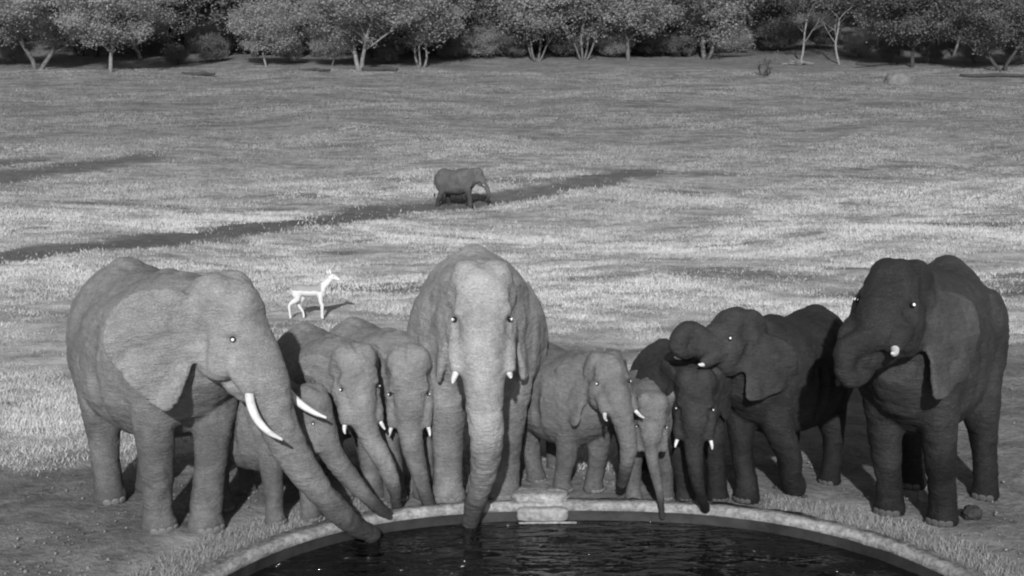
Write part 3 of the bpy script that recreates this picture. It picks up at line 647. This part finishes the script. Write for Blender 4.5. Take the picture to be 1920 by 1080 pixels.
def tree_meshes(seed, stems=2, h=6.5, spread=2.6, lean=.25, clumps=150, leafn=62, low=.28, bare=False, thick=.13, flatness=.8, leaf=.066):
    rnd = random.Random(seed); nr = np.random.RandomState(seed); s = Soup(); tips = []
    def branch(p, d, L, r, lvl):
        k = 4; pts = [p]; rad = [r]
        for i in range(k):
            d = (d + Vector((rnd.gauss(0, .16), rnd.gauss(0, .16), rnd.gauss(.04, .1)))).normalized(); p = p + d * L / k; pts.append(p); rad.append(r * (1 - .42 * (i + 1) / k))
            if lvl >= 1: tips.append((p.copy(), lvl))
        s.tube([tuple(q) for q in pts], rad, 8 if lvl < 2 else 5, 2, axis=(0, 1, .1))
        if lvl < 3:
            for i in range(3 if lvl else 3 + (bare is False)):
                a = rnd.uniform(0, 2 * math.pi); tilt = rnd.uniform(.45, 1.0)
                side = Vector((math.cos(a), math.sin(a), 0)); nd = (d * math.cos(tilt) + side * math.sin(tilt)); nd.z = nd.z * .7 + .12
                branch(pts[-1 - rnd.choice((0, 0, 1, 2))], nd.normalized(), L * rnd.uniform(.55, .8), rad[-1] * .75, lvl + 1)
    for i in range(stems):
        a = 2 * math.pi * i / stems + rnd.uniform(-.4, .4); l = lean * (1 if stems > 1 else .5) * rnd.uniform(.7, 1.3)
        branch(Vector((math.cos(a) * .12 * (stems > 1), math.sin(a) * .12 * (stems > 1), -.1)), Vector((math.cos(a) * l, math.sin(a) * l, 1)).normalized(), h * rnd.uniform(.32, .42), thick * rnd.uniform(.8, 1.1) / stems ** .3, 0)
    trunk = s.mesh('trunk')
    # crown: clumps at branch tips plus an uneven shell, each of many leaf quads
    cs = []; lob = [(nr.rand() * 6.28, nr.rand() * 3 - .6, .55 + .5 * nr.rand()) for _ in range(9)]
    cz = h * .62
    while len(cs) < clumps:
        v = nr.normal(size=3); v /= np.linalg.norm(v); rr = .45 + .55 * nr.rand() ** .5
        w = 1 + .22 * math.sin(3 * math.atan2(v[1], v[0]) + lob[0][0]) + .15 * math.sin(5 * math.atan2(v[1], v[0]) + lob[1][0] + 3 * v[2]) + .12 * math.sin(7 * v[2] + lob[2][0])
        p = np.array((v[0] * spread * rr * w, v[1] * spread * rr * w, cz + v[2] * h * (1 - low) * .5 * rr * w * flatness))
        if p[2] > h * low: cs.append(p)
    tp = [np.array(t[0]) for t in tips if t[1] >= 2 and t[0].z > h * low * .9]; rnd.shuffle(tp)
    cs = np.array(cs + tp[:clumps // 3]); 
    if bare: cs = cs[:max(4, len(cs) // 3)] if not len(tp) else np.array(tp[:clumps])
    C_ = np.repeat(cs, leafn, 0); n = len(C_)
    size = np.repeat(.75 + .6 * nr.rand(len(cs)), leafn)
    off = nr.normal(size=(n, 3)) * np.array((.34, .34, .20)) * size[:, None]; P = C_ + off
    ax = nr.normal(size=(n, 3)); ax[:, 2] *= .5; ax /= np.linalg.norm(ax, axis=1)[:, None]; bx = np.cross(ax, nr.normal(size=(n, 3))); bx /= np.linalg.norm(bx, axis=1)[:, None]
    l_ = (leaf * (.7 + .6 * nr.rand(n)))[:, None]; a, b = ax * l_, bx * l_ * .62
    V = np.stack([P - a, P + b, P + a, P - b], 1).reshape(-1, 3); crown = mesh_np('crown', V, np.arange(4 * n).reshape(-1, 4), None, shade=False)
    tn = np.repeat(np.repeat(.26 + .14 * nr.rand(len(cs)), leafn) * (.8 + .4 * nr.rand(n)), 4).astype(np.float32)
    at2 = crown.attributes.new('tone', 'FLOAT', 'POINT'); at2.data.foreach_set('value', tn)
    return trunk, crown
KINDS = {
 'single': tree_meshes(3, 1, 7.0, 2.9, .25, 200, 150, .13),
 'fork': tree_meshes(8, 2, 7.0, 3.3, .5, 230, 150, .12, thick=.17),
 'multi': tree_meshes(14, 4, 6.5, 2.5, .35, 200, 150, .13, thick=.10),
 'wide': tree_meshes(21, 2, 7.2, 3.5, .3, 240, 150, .08, thick=.16),
 'small': tree_meshes(33, 1, 4.8, 2.3, .5, 140, 140, .18, thick=.09),
 'slim': tree_meshes(43, 1, 9.0, 2.4, .22, 70, 60, .42, thick=.085),
 'stump': tree_meshes(55, 3, 2.0, .55, .35, 10, 26, .6, bare=True, thick=.12, leaf=.06),
 'big': tree_meshes(62, 2, 10, 4.6, .3, 260, 60, .12, thick=.22, leaf=.15),
}
_cache = {}
def mk(me, m):
    k = (me.name, m.name)
    if k not in _cache: c = me.copy(); c.name = me.name.split('.')[0]; c.materials.clear(); c.materials.append(m); _cache[k] = c
    return _cache[k]
def tree(kind, loc, rz, s, label, leafm, barkm, group, name='tree', tilt=0, sz=1):
    t, c = KINDS[kind]; r = empty(name, loc, rz, s); r.rotation_euler = (0, tilt, rz); r.scale = (s, s, s * sz)
    tag(r, label, 'tree' if name == 'tree' else name.replace('_', ' '), group)
    link('trunk', mk(t, barkm), r); link('crown', mk(c, leafm), r); return r
G1 = 'trees along the edge of the field'
front = [
 ('fork', 70, 131, .9, 1.05, 'V-shaped tree at the left edge of the tree line, crown dark below', M_LEAF, M_BARK, 1),
 ('multi', -40, 128, 2.0, 1.0, 'tree cut by the left border, bright leaves over the field edge', M_LEAF, M_BARK, 1),
 ('single', 207, 135, 0.3, .95, 'bright leafy tree on one pale straight trunk, dark gap to its right', M_LEAF, M_BARKP, 1),
 ('wide', 150, 105, 3.3, 1.05, 'broad tree behind the pale straight trunk, filling its left side', M_LEAF, M_BARK, 1),
 ('small', 500, 126, 4.0, 1.0, 'small round tree on a thin leaning pale trunk, set alone at the field edge', M_LEAF, M_BARKP, 1),
 ('wide', 430, 100, 5.0, .9, 'dimmer bushy tree just behind the small round one', M_LEAF, M_BARK, 1),
 ('small', 622, 124, 1.2, .72, 'low thin tree between the small round tree and the forked tree', M_LEAF, M_BARK, 1),
 ('fork', 675, 131, 2.2, 1.0, 'forked tree with bright limbs above a black fallen log', M_LEAF, M_BARKP, 1),
 ('wide', 640, 104, .4, .95, 'large tree behind the forked one, left of its crown', M_LEAF, M_BARK, 1),
 ('multi', 790, 126, 3.1, 1.0, 'leafy tree of slanting stems right of the forked tree', M_LEAF, M_BARKP, 1),
 ('multi', 1005, 115, 1.0, 1.0, 'three-stemmed tree with full bright crown near the middle of the edge', M_LEAF, M_BARK, 1),
 ('multi', 1095, 112, 4.4, 1.05, 'cluster of upright stems under thin leaves right of the three-stemmed tree', M_LEAF, M_BARK, 1),
 ('single', 1178, 113, 2.8, .95, 'bright crowned tree with stout short dark trunk', M_LEAF, M_BARK, 1),
 ('fork', 1245, 103, 5.6, .95, 'dark trunked tree set back between two bright crowns', M_LEAF, M_BARKD, 1),
 ('wide', 1325, 110, .2, 1.02, 'rounded bright tree closing the lit row, bushy down to the ground', M_LEAF, M_BARK, 1),
 ('wide', 930, 100, 1.9, .95, 'dim tree behind the gap at the middle of the edge', M_LEAF, M_BARK, 1),
 ('wide', 265, 112, 2.2, .8, 'tree crowding the right side behind the pale straight trunk', M_LEAF, M_BARK, 1),
 ('wide', 560, 108, 1.2, .85, 'tree filling in between the small round tree and the low thin tree', M_LEAF, M_BARK, 1),
 ('wide', 735, 108, 5.2, .85, 'tree filling in between the forked tree and the slanting stems', M_LEAF, M_BARK, 1),
 ('multi', 860, 106, 2.6, .85, 'dim tree just right of the slanting stems', M_LEAFSH, M_BARK, 1),
 ('wide', 1055, 104, 3.9, .9, 'tree behind the gap between the three stems and the upright stems', M_LEAF, M_BARK, 1),
 ('wide', 1140, 104, .7, .9, 'tree behind the gap left of the stout dark trunk', M_LEAF, M_BARK, 1),
 ('wide', 1290, 106, 4.9, .9, 'tree crowding the left side of the last rounded bright tree', M_LEAF, M_BARK, 1),
 ('wide', 1455, 78, 4.1, .8, 'dark leafy tree upslope behind the stump shrub', M_LEAFSH, M_BARKD, 1),
 ('multi', 1640, 92, 2.1, .9, 'dark leafy tree upslope between the crooked pale tree and the boulder', M_LEAFSH, M_BARKD, 1),
 ('wide', 1760, 104, 1.1, .7, 'dark bushy tree left of the post-like bright trunk', M_LEAFSH, M_BARKD, 1),
 ('wide', 1840, 100, 5.4, .9, 'dark tree upslope left of the short thick trunk', M_LEAFSH, M_BARKD, 1),
 ('stump', 1430, 143, .6, 1.0, 'short broken stump shrub standing alone before the dark trees', M_LEAFSH, M_BARKD, 1),
 ('slim', 1498, 122, 2.0, .9, 'thin pale leaning tree rising from a brush pile', M_LEAFSH, M_BARKP, 1),
 ('slim', 1575, 121, 4.2, .9, 'bare pale tree with crooked stem right of the brush pile', M_LEAFSH, M_BARKP, 1),
 ('single', 1710, 126, 5.1, .95, 'dark slender tree behind the pale boulder', M_LEAFSH, M_BARKD, 1),
 ('slim', 1786, 106, .9, 1.05, 'straight bright trunk like a post right of the boulder', M_LEAFSH, M_BARKP, 1),
 ('fork', 1880, 134, 3.0, .85, 'short thick dark trunk tree near the right border', M_LEAFSH, M_BARKD, 1),
 ('multi', 1935, 118, 1.1, .9, 'thin tree at the extreme right border', M_LEAFSH, M_BARK, 1),
]
for (k, px, py, rz, s, lb, lm, bm, _) in front:
    p = hit(px, py); d_ = p[1] / 95
    tree(k, p - np.array((0, 0, .05)), rz, s * d_ * (1.0 if k in ('small', 'stump') else 1.3), lb, lm, bm, G1)
for i_, (px, py, s_) in enumerate([(30, 118, .5), (330, 122, .35), (395, 118, .5), (545, 118, .4), (728, 120, .42), (845, 112, .5), (900, 110, .6), (960, 110, .55), (1060, 108, .5), (1150, 108, .5), (1215, 106, .55), (1275, 108, .5), (1365, 106, .6), (1460, 96, .6), (1540, 92, .6), (1610, 108, .5), (1665, 118, .35), (1745, 118, .4), (1830, 118, .45), (1905, 122, .4)]):
    nr_ = ['the left border tree', 'the dark gap', 'the dimmer bushy tree', 'the small round tree', 'the forked tree', 'the slanting stems', 'the middle gap', 'the three-stemmed tree', 'the upright stems', 'the stout bright tree', 'the set-back dark trunk', 'the last rounded tree', 'the end of the lit row', 'the stump shrub', 'the thin leaning tree', 'the crooked pale tree', 'the boulder, to its left', 'the boulder, to its right', 'the post-like trunk', 'the thick dark trunk'][i_]
    p = hit(px, py); tree('small', p - np.array((0, 0, .75 * s_)), i_ * 1.7, s_ * p[1] / 95, 'low leafy shrub in the undergrowth close by ' + nr_, M_LEAFSH if i_ % 3 else M_LEAF, M_BARKD, 'low shrubs under the tree line', 'shrub')
SHORT = [(-40, 'the tree cut by the left border'), (70, 'the V-shaped tree'), (207, 'the pale straight trunk'), (320, 'the dark gap'), (430, 'the dimmer bushy tree'), (500, 'the small round tree'), (622, 'the low thin tree'),
 (675, 'the forked tree'), (790, 'the slanting stems'), (930, 'the middle gap'), (1005, 'the three-stemmed tree'), (1095, 'the upright stems'), (1178, 'the stout bright tree'), (1245, 'the set-back dark trunk'),
 (1325, 'the last rounded bright tree'), (1430, 'the stump shrub'), (1498, 'the thin leaning tree'), (1575, 'the crooked pale tree'), (1710, 'the boulder'), (1786, 'the post-like bright trunk'), (1880, 'the thick dark trunk'), (1935, 'the border tree on the right')]
rt = random.Random(77); SEEN = {}
for i in range(64):
    if i < 40:
        px = -150 + 2220 * ((i + rt.random() * .8) / 40); Yt = rt.uniform(108, 124)
    else:
        px = -150 + 2220 * ((i - 40 + rt.random() * .8) / 24); Yt = rt.uniform(140, 165)
    X_ = (px - 960) / CAM_F * Yt; z_ = float(terrain(X_, Yt))
    right = px > 1400
    if i < 40 and 1400 < px < 1700: Yt += 18; X_ = (px - 960) / CAM_F * Yt; z_ = float(terrain(X_, Yt))
    fr = min(SHORT, key=lambda q_: abs(q_[0] - px))
    lb = 'dark forest tree %s behind %s, to its %s' % ('close' if i < 40 else 'far', fr[1], 'left' if px < fr[0] else 'right')
    if px < -40 or px > 1960: lb = 'dark forest tree %s, outside the %s border' % ('close behind the edge' if i < 40 else 'deep in the wood', 'left' if px < 0 else 'right')
    SEEN[lb] = SEEN.get(lb, 0) + 1; lb = lb if SEEN[lb] == 1 else lb.replace('dark forest tree', 'second dark forest tree')
    tree('big' if not (right and i % 2) else 'slim', (X_, Yt, z_ - .1), rt.uniform(0, 6.28), rt.uniform(.8, 1.1), lb, M_LEAFSH, M_BARKD, 'dark forest trees behind the edge')

# ---------------------------------------------------------------- logs, boulder, dung
def log(px, py, L, r, rz, label, m=M_BARKD, name='fallen_log'):
    p = hit(px, py); s = Soup(); rg = random.Random(px); k = 7; pts = []
    for i in range(k): pts.append(((i / (k - 1) - .5) * L, rg.gauss(0, .06), r * .8 + abs(rg.gauss(0, .05))))
    s.tube(pts, [r * (.6 + .5 * math.sin(math.pi * (i + .6) / k)) for i in range(k)], 8, 2)
    o = link(name, s.mesh(name, m), None, p); o.rotation_euler = (0, 0, rz); tag(o, label, 'log', 'fallen logs at the field edge'); return o
log(372, 142, 2.6, .12, R(-14), 'thin dark fallen branch right of the pale straight trunk')
log(712, 134, 2.8, .17, R(-14), 'black fallen log at the foot of the forked tree')
log(590, 134, 2.4, .10, R(-10), 'dark fallen branch between the round tree and the forked one')
log(1390, 106, 5.0, .15, R(3), 'long dark log behind the stump shrub')
log(1645, 124, 3.5, .12, R(8), 'dark log lying left of the boulder')
log(1860, 145, 4.5, .12, R(-4), 'long low log at the right near the thick dark trunk')
p = hit(1500, 122); s = Soup(); rg = random.Random(9)
for i in range(16):
    a = rg.uniform(0, 3.14); L = rg.uniform(.5, 1.4); c = (rg.uniform(-1.3, .9), rg.uniform(-.4, .4), rg.uniform(.08, .4))
    s.tube([(c[0] - math.cos(a) * L, c[1] - math.sin(a) * L * .5, max(.03, c[2] - .1)), c, (c[0] + math.cos(a) * L, c[1] + math.sin(a) * L * .5, c[2] + rg.uniform(-.05, .3))], [.03, .045, .02], 6, 2)
tag(link('brush_pile', s.mesh('brush_pile', M_BARKP), None, p), 'heap of pale dead branches at the foot of the thin leaning tree', 'brush pile')
p = hit(1688, 158); o = link('boulder', rough_block('boulder', .95, .7, .7, plain('boulder', .16, .9, .25, 3, .2, .08), 3, rnd=2.2, amp=.06), None, p + np.array((0, .4, .1)))
tag(o, 'pale rounded boulder at the field edge before the dark trees', 'boulder')
def dung(px, py, r, label):
    p = hit(px, py); o = link('dung_ball', rough_block('dung_ball', r, r * .9, r * .8, plain('dung', .045, .95, .4, 12, .1, .03), px, rnd=2.1, amp=.09), None, p + np.array((0, 0, r * .6)))
    tag(o, label, 'dung', 'dung balls on the trampled soil')
dung(1822, 975, .09, 'dark dung ball beside the front foot of the rightmost elephant')
dung(1455, 920, .03, 'tiny dark dung lump left of the bent leg')
dung(1502, 918, .035, 'tiny dung lump right of the bent front leg')
dung(1508, 938, .03, 'tiny dung lump near the hind leg of the mouth-open elephant')
dung(935, 890, .03, 'small dung bit between the legs of the pale elephant')
